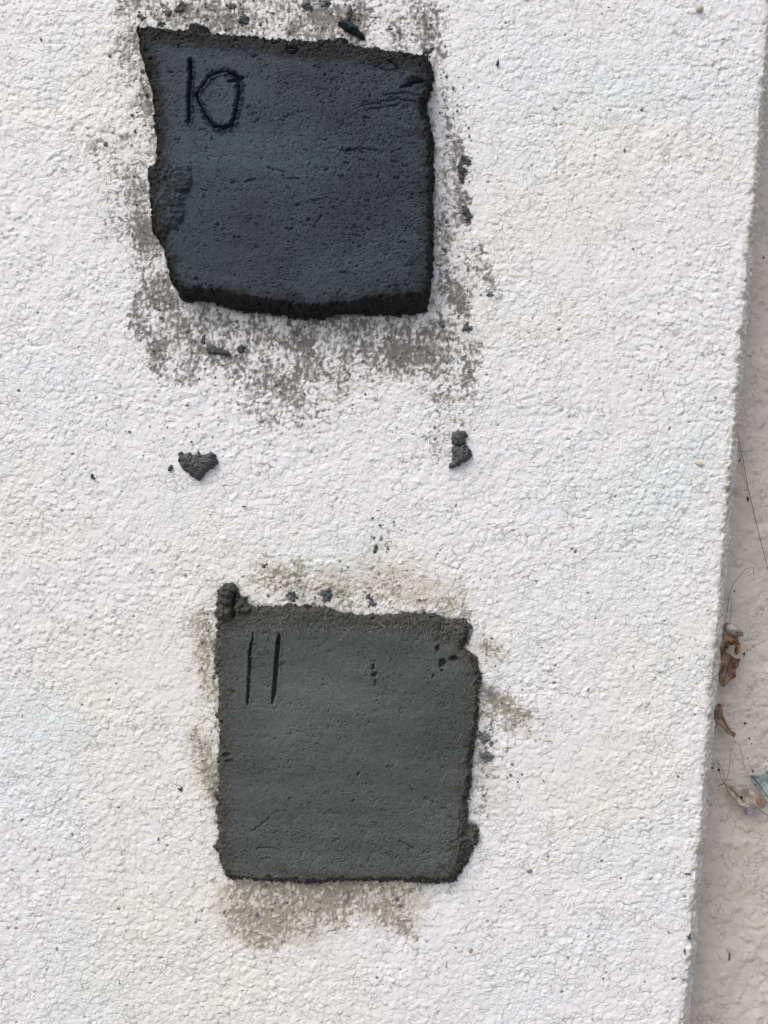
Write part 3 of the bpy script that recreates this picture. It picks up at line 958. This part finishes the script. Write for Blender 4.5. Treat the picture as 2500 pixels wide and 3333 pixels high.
def build_fibres():
    rnd = random.Random(5)
    lst = []

    def fibre(px, py, ang, L, lift=0.0005, r=0.00007, bend=0.8):
        pts = []
        x, y, a = px, py, ang
        k = rnd.uniform(-bend, bend)
        n = 8
        for i in range(n):
            h = max(surf_h(x, y, V11), 0.0007) + 0.0002 + lift * math.sin(math.pi * i / (n - 1))
            pts.append(P3(x, y, h))
            x += math.cos(a) * L / n
            y += math.sin(a) * L / n
            a += k * 2 / n + rnd.uniform(-.12, .12)
        # smooth the heights so that no fibre kinks at a crack
        for _ in range(3):
            for i in range(1, n - 1):
                pts[i].y = (pts[i - 1].y + pts[i + 1].y + min(pts[i].y, pts[i - 1].y)) / 3
        lst.append((pts, r))
    for _ in range(230):
        fibre(rnd.uniform(730, 1500), rnd.uniform(2030, 2850), rnd.uniform(0, 6.28), rnd.uniform(12, 40))
    for _ in range(130):
        x = rnd.uniform(800, 1530)
        fibre(x, 1985 + (x - 800) * 0.03 + rnd.uniform(-14, 60), rnd.gauss(1.4, 0.5), rnd.uniform(25, 60), 0.0015, 0.00008)
    for _ in range(60):
        fibre(rnd.uniform(1500, 1560), rnd.uniform(2120, 2750), rnd.gauss(1.5, 0.8), rnd.uniform(20, 50), 0.0015, 0.00008, 1.6)
    for _ in range(30):
        fibre(rnd.uniform(1525, 1560), rnd.uniform(2670, 2760), rnd.uniform(0, 6.28), rnd.uniform(20, 46), 0.0012, 0.00008, 2.0)
    for x, y, a, L, k in ((1436, 2565, 5.0, 70, 2.4), (1415, 2600, 1.6, 90, .5), (824, 2130, 1.2, 50, 1.2), (810, 2170, 1.9, 60, 1.6), (905, 2050, 1.0, 60, .4),
                          (930, 2030, 5.6, 60, 1), (1465, 2660, 1.5, 60, .4), (830, 2250, 2.2, 40, .4), (905, 2270, -0.9, 50, .4)):
        fibre(x, y, a, L, 0.0008, 0.0001, k)
    tag(link('hair_fibre', tubes_mesh('hair_fibre', lst), M_FIBRE, R11), kind='stuff')
    tl = []
    for i in range(16):
        y0 = 2225 + rnd.uniform(-12, 22)
        L = rnd.uniform(40, 115)
        dr = rnd.uniform(0.15, 0.65)
        pts = []
        for q in range(9):
            s = q / 8
            pts.append(P3(1552 + L * s, y0 + dr * L * s * (0.6 + 0.6 * s) + 4 * math.sin(3 * s + i), 0.006 * (1 - s) ** 1.5 + 0.0014))
        tl.append((pts, 0.00009))
    for i in range(18):
        y0 = 2435 + rnd.uniform(-25, 35)
        L = rnd.uniform(25, 70)
        dr = rnd.uniform(-.2, 1.0)
        pts = [P3(1545 + L * s, y0 + dr * L * s + 5 * math.sin(4 * s + i), 0.004 * (1 - s) + 0.0014) for s in [q / 8 for q in range(9)]]
        tl.append((pts, 0.00009))
    tag(link('hair_tuft', tubes_mesh('hair_tuft', tl), M_FIBRE, R11), kind='stuff')


build_fibres()


# ------------------------------------------------------------------ loose dabs and crumbs of clay
def build_dab(label, pts, t, dome, seed, mat=None, name='clay_dab', cat='clay dab', step=2.2, crumble=2.5):
    V, F, edge, gid, kf, X, Y = clay_field(pts, None, t, step, None, seed, dome, crumble)
    o = link(name, np_mesh(name, V.reshape(-1, 3), F[kf], {'edge': edge.ravel() * 0.3}), mat or M_DAB)
    return tag(o, label, cat)


M_DAB = clay_material('dab_clay', (0.105, 0.110, 0.114), (0.100, 0.100, 0.095), (0.125, 0.130, 0.134), 0.95)


M_FUZZ = clay_material('fuzzy_clay', (0.19, 0.20, 0.20), (0.17, 0.17, 0.165), (0.24, 0.26, 0.26), 0.95)


def blob(cx, cy, rx, ry, n, seed, jag=0.3, rot=0.0):
    r = random.Random(seed)
    out = []
    for i in range(n):
        a = 2 * math.pi * i / n
        k = 1 + r.uniform(-jag, jag)
        x, y = rx * k * math.cos(a), ry * k * math.sin(a)
        out.append((cx + x * math.cos(rot) - y * math.sin(rot), cy + x * math.sin(rot) + y * math.cos(rot)))
    return out


build_dab('heart-shaped grey clay dab pointing down left between the squares',
          [(580, 1476), (592, 1469), (600, 1480), (618, 1473), (632, 1483), (648, 1470), (664, 1482), (684, 1470), (702, 1478), (709, 1497), (706, 1514), (688, 1527),
           (676, 1534), (665, 1552), (648, 1567), (633, 1555), (612, 1538), (592, 1520)], 0.0052, 30, 700)
build_dab('upper lobe of grey clay dabbed right between the squares',
          [(1472, 1412), (1490, 1400), (1510, 1404), (1522, 1416), (1512, 1432), (1518, 1444), (1500, 1452), (1480, 1449), (1468, 1436)], 0.0045, 22, 710)
build_dab('lower lobe of grey clay dabbed right between the squares',
          [(1474, 1452), (1492, 1455), (1512, 1446), (1530, 1462), (1534, 1482), (1524, 1498), (1498, 1512), (1470, 1526), (1460, 1518), (1474, 1494), (1470, 1470)], 0.0055, 26, 720)
build_dab('flat grey clay smear under left half of the square marked 10',
          [(675, 1132), (700, 1126), (724, 1136), (745, 1142), (746, 1160), (720, 1156), (690, 1152), (674, 1146)], 0.0022, 14, 730)
build_dab('small upright clay smear touching the flat smear under square 10', blob(663, 1105, 8, 20, 8, 3), 0.002, 12, 735)
build_dab('small clay smear right of the flat smear under square 10', blob(784, 1138, 15, 13, 8, 4), 0.0018, 12, 738)
build_dab('tiny crumb just left of the heart-shaped dab', [(550, 1516), (560, 1513), (563, 1530), (556, 1535), (550, 1530)], 0.0028, 9, 740)
build_dab('lone dark crumb far left of the heart-shaped dab', [(295, 1546), (303, 1541), (309, 1552), (312, 1561), (302, 1561), (296, 1553)], 0.0028, 9, 745)
build_dab('dark torn crumb above right part of square 10', [(1098, 78), (1118, 72), (1140, 76), (1160, 90), (1178, 110), (1192, 128), (1180, 134), (1160, 120), (1134, 108), (1108, 92)],
          0.0050, 16, 750, M_CLAY1)
build_dab('thin smear of clay rising above the torn crumb over square 10', [(1126, 70), (1134, 30), (1142, 20), (1146, 44), (1142, 72)], 0.0020, 9, 755)
for i, (x, y, rx, ry, rot, lab) in enumerate(CRUMBS):
    build_dab(lab, blob(x, y, rx, ry, 9, 900 + i, 0.22, rot), 0.0005 + 0.00004 * min(rx, ry), max(6, min(rx, ry) * 0.9), 800 + 3 * i,
              name='clay_crumb', cat='clay crumb', crumble=8.0, step=2.4, mat=M_FUZZ if 'fuzzy' in lab else None)


def build_specks():
    """scatter of clay grains too small to tell apart"""
    rnd = random.Random(11)
    V, F = [], []
    ico = bmesh.new()
    bmesh.ops.create_icosphere(ico, subdivisions=1, radius=1.0)
    iv = [v.co.copy() for v in ico.verts]
    iff = [[v.index for v in f.verts] for f in ico.faces]
    ico.free()

    def grain(px, py, r):
        c = P3(px, py, 0.0003 + r * 0.3)
        st = Vector((rnd.uniform(.6, 1.4), rnd.uniform(.4, .8), rnd.uniform(.6, 1.5))) * r
        o = len(V)
        for v in iv:
            k = rnd.uniform(.75, 1.2)
            V.append((c.x + v.x * st.x * k, c.y + v.y * st.y * k, c.z + v.z * st.z * k))
        F.extend([tuple(i + o for i in f) for f in iff])
    zones = [(430, -10, 1400, 130, 330), (420, 120, 480, 800, 70), (470, 980, 1420, 1180, 230), (1400, 150, 1530, 1200, 190), (480, 1180, 1500, 1440, 90),
             (330, 1380, 720, 1560, 24), (1180, 1640, 1330, 1800, 30), (640, 1990, 710, 2620, 60), (860, 1840, 1520, 2000, 90), (1550, 2060, 1700, 2640, 60),
             (760, 2870, 1340, 3000, 70), (0, 0, 2300, 3333, 130)]
    for x0, y0, x1, y1, n in zones:
        for _ in range(n):
            x, y = rnd.uniform(x0, x1), rnd.uniform(y0, y1)
            grain(x, y, S * min(7, max(1.4, rnd.lognormvariate(0.75, 0.5))))
    me = bpy.data.meshes.new('clay_grains')
    me.from_pydata(V, [], F)
    tag(link('clay_grains', me, M_CRUMB), 'fine clay grains scattered on the stucco', 'grains', kind='stuff')


build_specks()


# ------------------------------------------------------------------ seed, nodule, flecks on the stucco
def ellipsoid(name, label, cat, px, py, t, rx, ry, rz, rot, mat, seed=1):
    bm = bmesh.new()
    bmesh.ops.create_icosphere(bm, subdivisions=3, radius=1.0)
    r = random.Random(seed)
    ph = [r.uniform(0, 6) for _ in range(4)]
    for v in bm.verts:
        k = 1 + 0.10 * math.sin(4 * v.co.x + ph[0]) * math.sin(5 * v.co.z + ph[1]) - 0.12 * v.co.z
        v.co = Vector((v.co.x * rx * k, v.co.y * rz, v.co.z * ry))
    me = bpy.data.meshes.new(name)
    bm.to_mesh(me)
    bm.free()
    for p in me.polygons:
        p.use_smooth = True
    o = link(name, me, mat)
    o.location = P3(px, py, t)
    o.rotation_euler = (0, rot + TH, 0)
    return tag(o, label, cat)


ellipsoid('black_seed', 'tiny black seed stuck right of the upper clay square', 'seed', 1620, 205, 0.0012, 0.0008, 0.0023, 0.0008, 0.05, M_BLACK)
ellipsoid('paint_nodule', 'rounded beige paint nodule at the top right of the pier', 'nodule', 2276, 29, 0.0008, 0.0026, 0.0026, 0.0020, 0.0,
          plain('nodule_paint', (0.50, 0.46, 0.36), 0.6, 0.15), 3)
ellipsoid('brown_seed', 'pale brown seed husk low on the stucco right of centre', 'seed', 1532, 3094, 0.0009, 0.0010, 0.0016, 0.0008, 0.6,
          plain('husk', (0.30, 0.21, 0.11), 0.6, 0.3), 4)
ellipsoid('grey_seed', 'grey husk lodged below right of square 11', 'seed', 1724, 2835, 0.0008, 0.0018, 0.0011, 0.0008, -0.4, plain('grey_husk', (0.20, 0.16, 0.14), 0.6, 0.3), 5)
ellipsoid('paint_blister', 'faint beige paint blister near the pier corner', 'blister', 2276, 1507, 0.0006, 0.0030, 0.0018, 0.0011, 0.35,
          plain('blister_paint', (0.62, 0.57, 0.48), 0.6, 0.12), 6)


def splinter(label, pts, rad, mat=M_THREAD, name='dark_splinter', cat='splinter', t=0.0012):
    p3 = [P3(x, y, t) for x, y in pts]
    v, f = tube_np(p3, rad, 6)
    me = bpy.data.meshes.new(name)
    me.from_pydata([tuple(q) for q in v], [], f)
    for p in me.polygons:
        p.use_smooth = True
    return tag(link(name, me, mat), label, cat)


splinter('fine dark bristle on stucco right of the clay dabs', [(2157, 1263), (2160, 1280), (2163, 1296)], 0.00014)
splinter('short dark bristle between the upper square and the pier corner', [(1934, 1402), (1945, 1407), (1956, 1411)], 0.00016)
splinter('tiny dark fleck above the lower square, right of its cluster', [(788, 1648), (796, 1650), (800, 1646)], 0.0004, M_BLACK, 'dark_fleck', 'fleck')
splinter('short black bristle under the lower right of square 11', [(1454, 3132), (1453, 3140), (1452, 3150)], 0.0002)
for i, (x, y, L, lab) in enumerate([(2241, 2845, 22, 'upper'), (2230, 3098, 18, 'lower')]):
    splinter('%s dark paint chip on the lower pier beside its corner' % lab, [(x, y - L / 2), (x - 2, y), (x + 1, y + L / 2)] if i else [(x - 12, y), (x, y - 1), (x + 9, y + 1)],
             0.0004, M_BLACK, 'paint_chip', 'chip')
build_dab('blue-grey paint chip on the pier corner near the bottom', [(2234, 3046), (2246, 3038), (2248, 3052), (2238, 3056)], 0.0011, 5, 970,
          plain('blue_grey_chip', (0.07, 0.09, 0.10), 0.7, 0.3), 'paint_chip', 'chip', 2.0, 1.0)


# ------------------------------------------------------------------ leaves and web behind the corner
def PB(px, py, off=0.0):
    """photo pixel -> point off metres in front of the recessed wall"""
    return P3(px, py, -(Y_BACK - off))


def leaf_mat(name, a, b, rough=0.38):
    m, t, bs = new_mat(name)
    p = pos(t)
    c = mix(t, ramp(t, noise_node(t, 170, 5, 0.65, p), 0.36, 0.62), tuple(x * 0.6 for x in a), tuple(x * 1.2 for x in b))
    t.links.new(c, bs.inputs['Base Color'])
    bs.inputs['Roughness'].default_value = rough
    bs.inputs['Specular IOR Level'].default_value = 0.4
    bump(t, bs, noise_node(t, 500, 4, 0.6, p), 0.4, 0.0006)
    return m


M_LBROWN = leaf_mat('brown_leaf', (0.20, 0.11, 0.075), (0.30, 0.19, 0.14))
M_LAMBER = leaf_mat('amber_leaf', (0.20, 0.12, 0.055), (0.34, 0.24, 0.16))
M_LPALE = leaf_mat('pale_leaf', (0.40, 0.34, 0.26), (0.52, 0.45, 0.38))
M_LBLUE = leaf_mat('blue_grey_leaf', (0.26, 0.32, 0.34), (0.36, 0.41, 0.42))
M_LLILAC = leaf_mat('lilac_leaf', (0.46, 0.41, 0.42), (0.56, 0.51, 0.52))
M_VEIN = plain('leaf_vein', (0.13, 0.09, 0.06), 0.6, 0.3)


def leaf(label, outline, lift, axis, curl, mat, rib=None, twist=0.0, seed=1):
    """dry curled leaf: outline in photo pixels on the recessed wall, rolled about an axis line"""
    (ax, ay), (bx, by) = axis
    dx, dy = bx - ax, by - ay
    L = math.hypot(dx, dy)
    root = empty('dry_leaf', PB((ax + bx) / 2, (ay + by) / 2, lift))
    tag(root, label, 'leaf', 'dry leaves caught behind the pier corner')
    r = random.Random(seed)

    def off(px, py):
        a = ((px - ax) * dx + (py - ay) * dy) / L
        c = ((px - ax) * -dy + (py - ay) * dx) / L
        return lift + curl * c * c * 1e-8 + twist * (a / L - 0.5) * c * 1e-3 * 0.2 + 0.0012 * math.sin(a * 0.05 + seed) + 0.0007 * math.sin(c * 0.12 + a * 0.09 + seed)
    # dense fill: clip a small grid by the outline, snapped border
    bm = bmesh.new()
    pts = []
    n = len(outline)
    for i in range(n):
        a, b = outline[i], outline[(i + 1) % n]
        k = max(1, int(math.hypot(b[0] - a[0], b[1] - a[1]) / 9))
        for q in range(k):
            s = q / k
            pts.append((a[0] + (b[0] - a[0]) * s + r.uniform(-.8, .8), a[1] + (b[1] - a[1]) * s + r.uniform(-.8, .8)))
    vs_ = [bm.verts.new((x, y, 0)) for x, y in pts]
    ed = [bm.edges.new((vs_[i], vs_[(i + 1) % len(vs_)])) for i in range(len(vs_))]
    bmesh.ops.triangle_fill(bm, use_beauty=True, edges=ed)
    bmesh.ops.subdivide_edges(bm, edges=[e for e in bm.edges if not e.is_boundary], cuts=2, use_grid_fill=True)
    bmesh.ops.triangulate(bm, faces=bm.faces[:])
    for v in bm.verts:
        v.co = PB(v.co.x, v.co.y, off(v.co.x, v.co.y))
    bmesh.ops.recalc_face_normals(bm, faces=bm.faces[:])
    me = bpy.data.meshes.new('blade')
    bm.to_mesh(me)
    bm.free()
    for p in me.polygons:
        p.use_smooth = True
    o = link('blade', me, mat, root)
    sm = o.modifiers.new('thickness', 'SOLIDIFY')
    sm.thickness = 0.00035
    sm.offset = 0
    if rib:
        pp = [PB(x, y, off(x, y) + 0.0004) for x, y in rib]
        v, f = tube_np(pp, [0.00045 - 0.00025 * i / (len(pp) - 1) for i in range(len(pp))], 6)
        me = bpy.data.meshes.new('midrib')
        me.from_pydata([tuple(q) for q in v], [], f)
        for p in me.polygons:
            p.use_smooth = True
        link('midrib', me, M_VEIN, root)
    return root


def z3(x, y):
    return 2200 + x * 0.3614, 1950 + y * 0.3614


def zz(l):
    return [z3(*p) for p in l]


leaf('brown pointed leaf hanging below the amber one beside the pier corner',
     zz([(330, 500), (400, 470), (480, 490), (535, 535), (582, 540), (568, 600), (534, 640), (545, 700), (492, 730), (425, 792), (390, 740), (330, 720)]), 0.010,
     (z3(500, 540), z3(415, 780)), 260, M_LBROWN, zz([(490, 540), (470, 620), (445, 700), (426, 780)]), 2.0, 2)
leaf('amber curled leaf uppermost beside the pier corner',
     zz([(340, 235), (420, 222), (470, 215), (520, 240), (600, 290), (608, 320), (560, 345), (588, 440), (575, 480), (540, 502), (525, 470), (540, 430), (525, 410), (480, 420), (450, 470), (400, 520), (330, 530)]),
     0.012, (z3(450, 220), z3(480, 480)), 220, M_LAMBER, zz([(460, 218), (500, 290), (530, 350), (548, 420), (545, 495)]), -3.0, 4)
leaf('mauve shrivelled scrap lying over the amber leaf',
     zz([(450, 230), (490, 214), (540, 250), (604, 296), (606, 330), (570, 318), (500, 330), (455, 300)]), 0.0165, (z3(460, 225), z3(600, 300)), -120, M_LLILAC,
     zz([(500, 325), (560, 300), (600, 305), (598, 340)]), 1.0, 5)
leaf('narrow rolled brown leaf midway beside the pier corner',
     zz([(300, 960), (360, 935), (415, 945), (424, 1040), (450, 1110), (500, 1180), (546, 1210), (525, 1248), (470, 1215), (410, 1150), (370, 1120), (300, 1150)]), 0.010,
     (z3(380, 950), z3(530, 1230)), 330, M_LBROWN, zz([(418, 1065), (450, 1130), (490, 1190), (535, 1228)]), 2.0, 6)
leaf('pale translucent oval leaf with dark rib lowest beside the corner',
     zz([(430, 1640), (480, 1640), (560, 1690), (640, 1700), (700, 1740), (740, 1800), (745, 1880), (690, 1880), (590, 1860), (510, 1800), (455, 1730)]), 0.011,
     (z3(430, 1650), z3(740, 1880)), 200, M_LPALE, zz([(385, 1682), (430, 1660), (500, 1710), (570, 1775), (640, 1840), (735, 1876)]), 2.0, 7)
leaf('lilac flake folded under the pale oval leaf',
     zz([(585, 1862), (660, 1850), (735, 1872), (768, 1875), (755, 1930), (700, 1935), (645, 1945)]), 0.007, (z3(590, 1865), z3(760, 1890)), -200, M_LLILAC, None, 1.0, 8)
leaf('blue grey leaf cut by the right edge of the picture',
     zz([(665, 1590), (740, 1565), (800, 1550), (850, 1540), (900, 1640), (900, 1880), (840, 1850), (790, 1770), (730, 1700), (680, 1650)]), 0.009,
     (z3(680, 1580), z3(860, 1850)), 160, M_LBLUE, zz([(690, 1600), (740, 1660), (800, 1740), (860, 1830)]), 1.0, 9)
leaf('rust brown leaf tip tucked between the blue and pale leaves',
     zz([(728, 1765), (760, 1790), (800, 1800), (815, 1830), (800, 1875), (770, 1885), (745, 1860), (730, 1810)]), 0.0145, (z3(735, 1770), z3(790, 1880)), -300, M_LBROWN, None, 1.0, 10)


def thread(label, pts, rad=0.00016, off=0.006):
    p3 = [PB(x, y, off + 0.001 * math.sin(i * 1.3)) for i, (x, y) in enumerate(pts)]
    v, f = tube_np(p3, rad, 5)
    me = bpy.data.meshes.new('spider_thread')
    me.from_pydata([tuple(q) for q in v], [], f)
    tag(link('spider_thread', me, M_THREAD), label, 'web thread', 'web threads behind the pier corner')


def z2(l):
    return [(2200 + x * 0.3165, 1300 + y * 0.3165) for x, y in l]


thread('long dark web thread slanting to the right edge', z2([(625, 330), (660, 480), (695, 650), (745, 930), (800, 1160), (870, 1450), (960, 1800)]), 0.00024, 0.010)
thread('second web thread close beside the long one', z2([(622, 400), (655, 560), (690, 760), (725, 900), (738, 1005)]), 0.00015, 0.008)
thread('short level web thread crossing the long one high up', z2([(600, 515), (650, 532), (710, 537), (785, 524)]), 0.00015, 0.007)
thread('bent web thread like a hook above the leaves', z2([(800, 1800), (800, 1725), (715, 1745), (650, 1830), (590, 1890), (545, 2010), (525, 2200)]), 0.00019, 0.008)
thread('web thread from the right edge down to the amber leaf', zz([(850, 350), (760, 395), (700, 425), (640, 470), (615, 492)]), 0.00013, 0.008)
thread('faint thread hanging from the corner to the brown leaf', zz([(505, 0), (500, 120), (480, 240)]), 0.00013, 0.009)
thread('left thread of the pair above the lowest leaves', zz([(500, 1345), (488, 1450), (470, 1580), (450, 1650)]), 0.00013, 0.010)
thread('right thread of the pair above the lowest leaves', zz([(570, 1300), (600, 1420), (620, 1540)]), 0.00013, 0.009)
thread('dangling thread left of the pair above the lowest leaves', zz([(360, 1430), (385, 1500), (390, 1550), (410, 1620), (435, 1655)]), 0.00015, 0.010)
thread('stem-like thread leaving the pale leaf at the right edge', zz([(750, 1895), (800, 1935), (850, 1955)]), 0.00028, 0.008)


def debris():
    spots = [('black droppings where two web threads meet', z2([(740, 1020)])[0], 3.6), ('black speck just under the threads\' meeting point', z2([(742, 1044)])[0], 3.0),
             ('black speck between corner and long thread high up', z2([(653, 630)])[0], 2.8), ('dark speck on the long thread below its fork', z2([(800, 1160)])[0], 1.8),
             ('black speck close to the corner above the hooked thread', z2([(572, 1565)])[0], 2.0), ('black speck under the hooked thread', z2([(604, 1972)])[0], 2.2),
             ('black speck right of the amber leaf', z3(615, 494), 3.6), ('black speck at left of the amber leaf', z3(452, 432), 4.0),
             ('black speck on the amber leaf tip', z3(540, 462), 5.0), ('black speck right of the rolled leaf', z3(624, 1118), 3.6),
             ('tiny black speck farther right of the rolled leaf', z3(712, 1157), 1.8), ('black speck below right of the rolled leaf', z3(664, 1256), 3.0),
             ('lower black speck below right of the rolled leaf', z3(681, 1303), 2.4), ('black speck under the rolled leaf tip', z3(500, 1343), 3.2),
             ('black speck midway above the blue grey leaf', z3(643, 1430), 2.2), ('black speck beside the corner above the pale leaf', z3(326, 1520), 4.0),
             ('dark pellet on the dangling thread', z3(387, 1537), 4.4), ('black speck on the upper edge of the blue grey leaf', z3(693, 1552), 2.8),
             ('black speck on the blue grey leaf', z3(716, 1675), 2.4), ('black speck on the rib of the pale leaf', z3(592, 1787), 4.4),
             ('black speck under the lilac flake', z3(640, 1930), 3.2), ('black speck below the brown pointed leaf at the corner', z3(362, 797), 2.8),
             ('brown sliver on the recessed wall near the bottom', (2374, 3112), 4.0), ('black speck on the recessed wall beside the pier, high up', (2486, 838), 3.6)]
    for i, (lab, (x, y), r) in enumerate(spots):
        bm = bmesh.new()
        bmesh.ops.create_icosphere(bm, subdivisions=2, radius=1.0)
        rr = random.Random(i)
        st = (rr.uniform(.7, 1.2), 0.6, rr.uniform(.8, 1.5))
        if 'sliver' in lab:
            st = (0.7, 0.5, 3.6)
        for v in bm.verts:
            k = 1 + rr.uniform(-.22, .22)
            v.co = Vector((v.co.x * st[0] * k, v.co.y * st[1] * k, v.co.z * st[2] * k)) * r * S * 1.15
        me = bpy.data.meshes.new('dark_speck')
        bm.to_mesh(me)
        bm.free()
        for p in me.polygons:
            p.use_smooth = True
        o = link('dark_speck', me, M_BLACK if 'sliver' not in lab else M_VEIN)
        on = 'leaf' in lab and (' on the ' in lab or 'left of the amber' in lab or 'under the lilac' in lab)
        o.location = PB(x, y, 0.0155 if on else (0.009 if 'thread' in lab else 0.0015))
        tag(o, lab, 'speck', 'dark specks behind the pier corner')


debris()
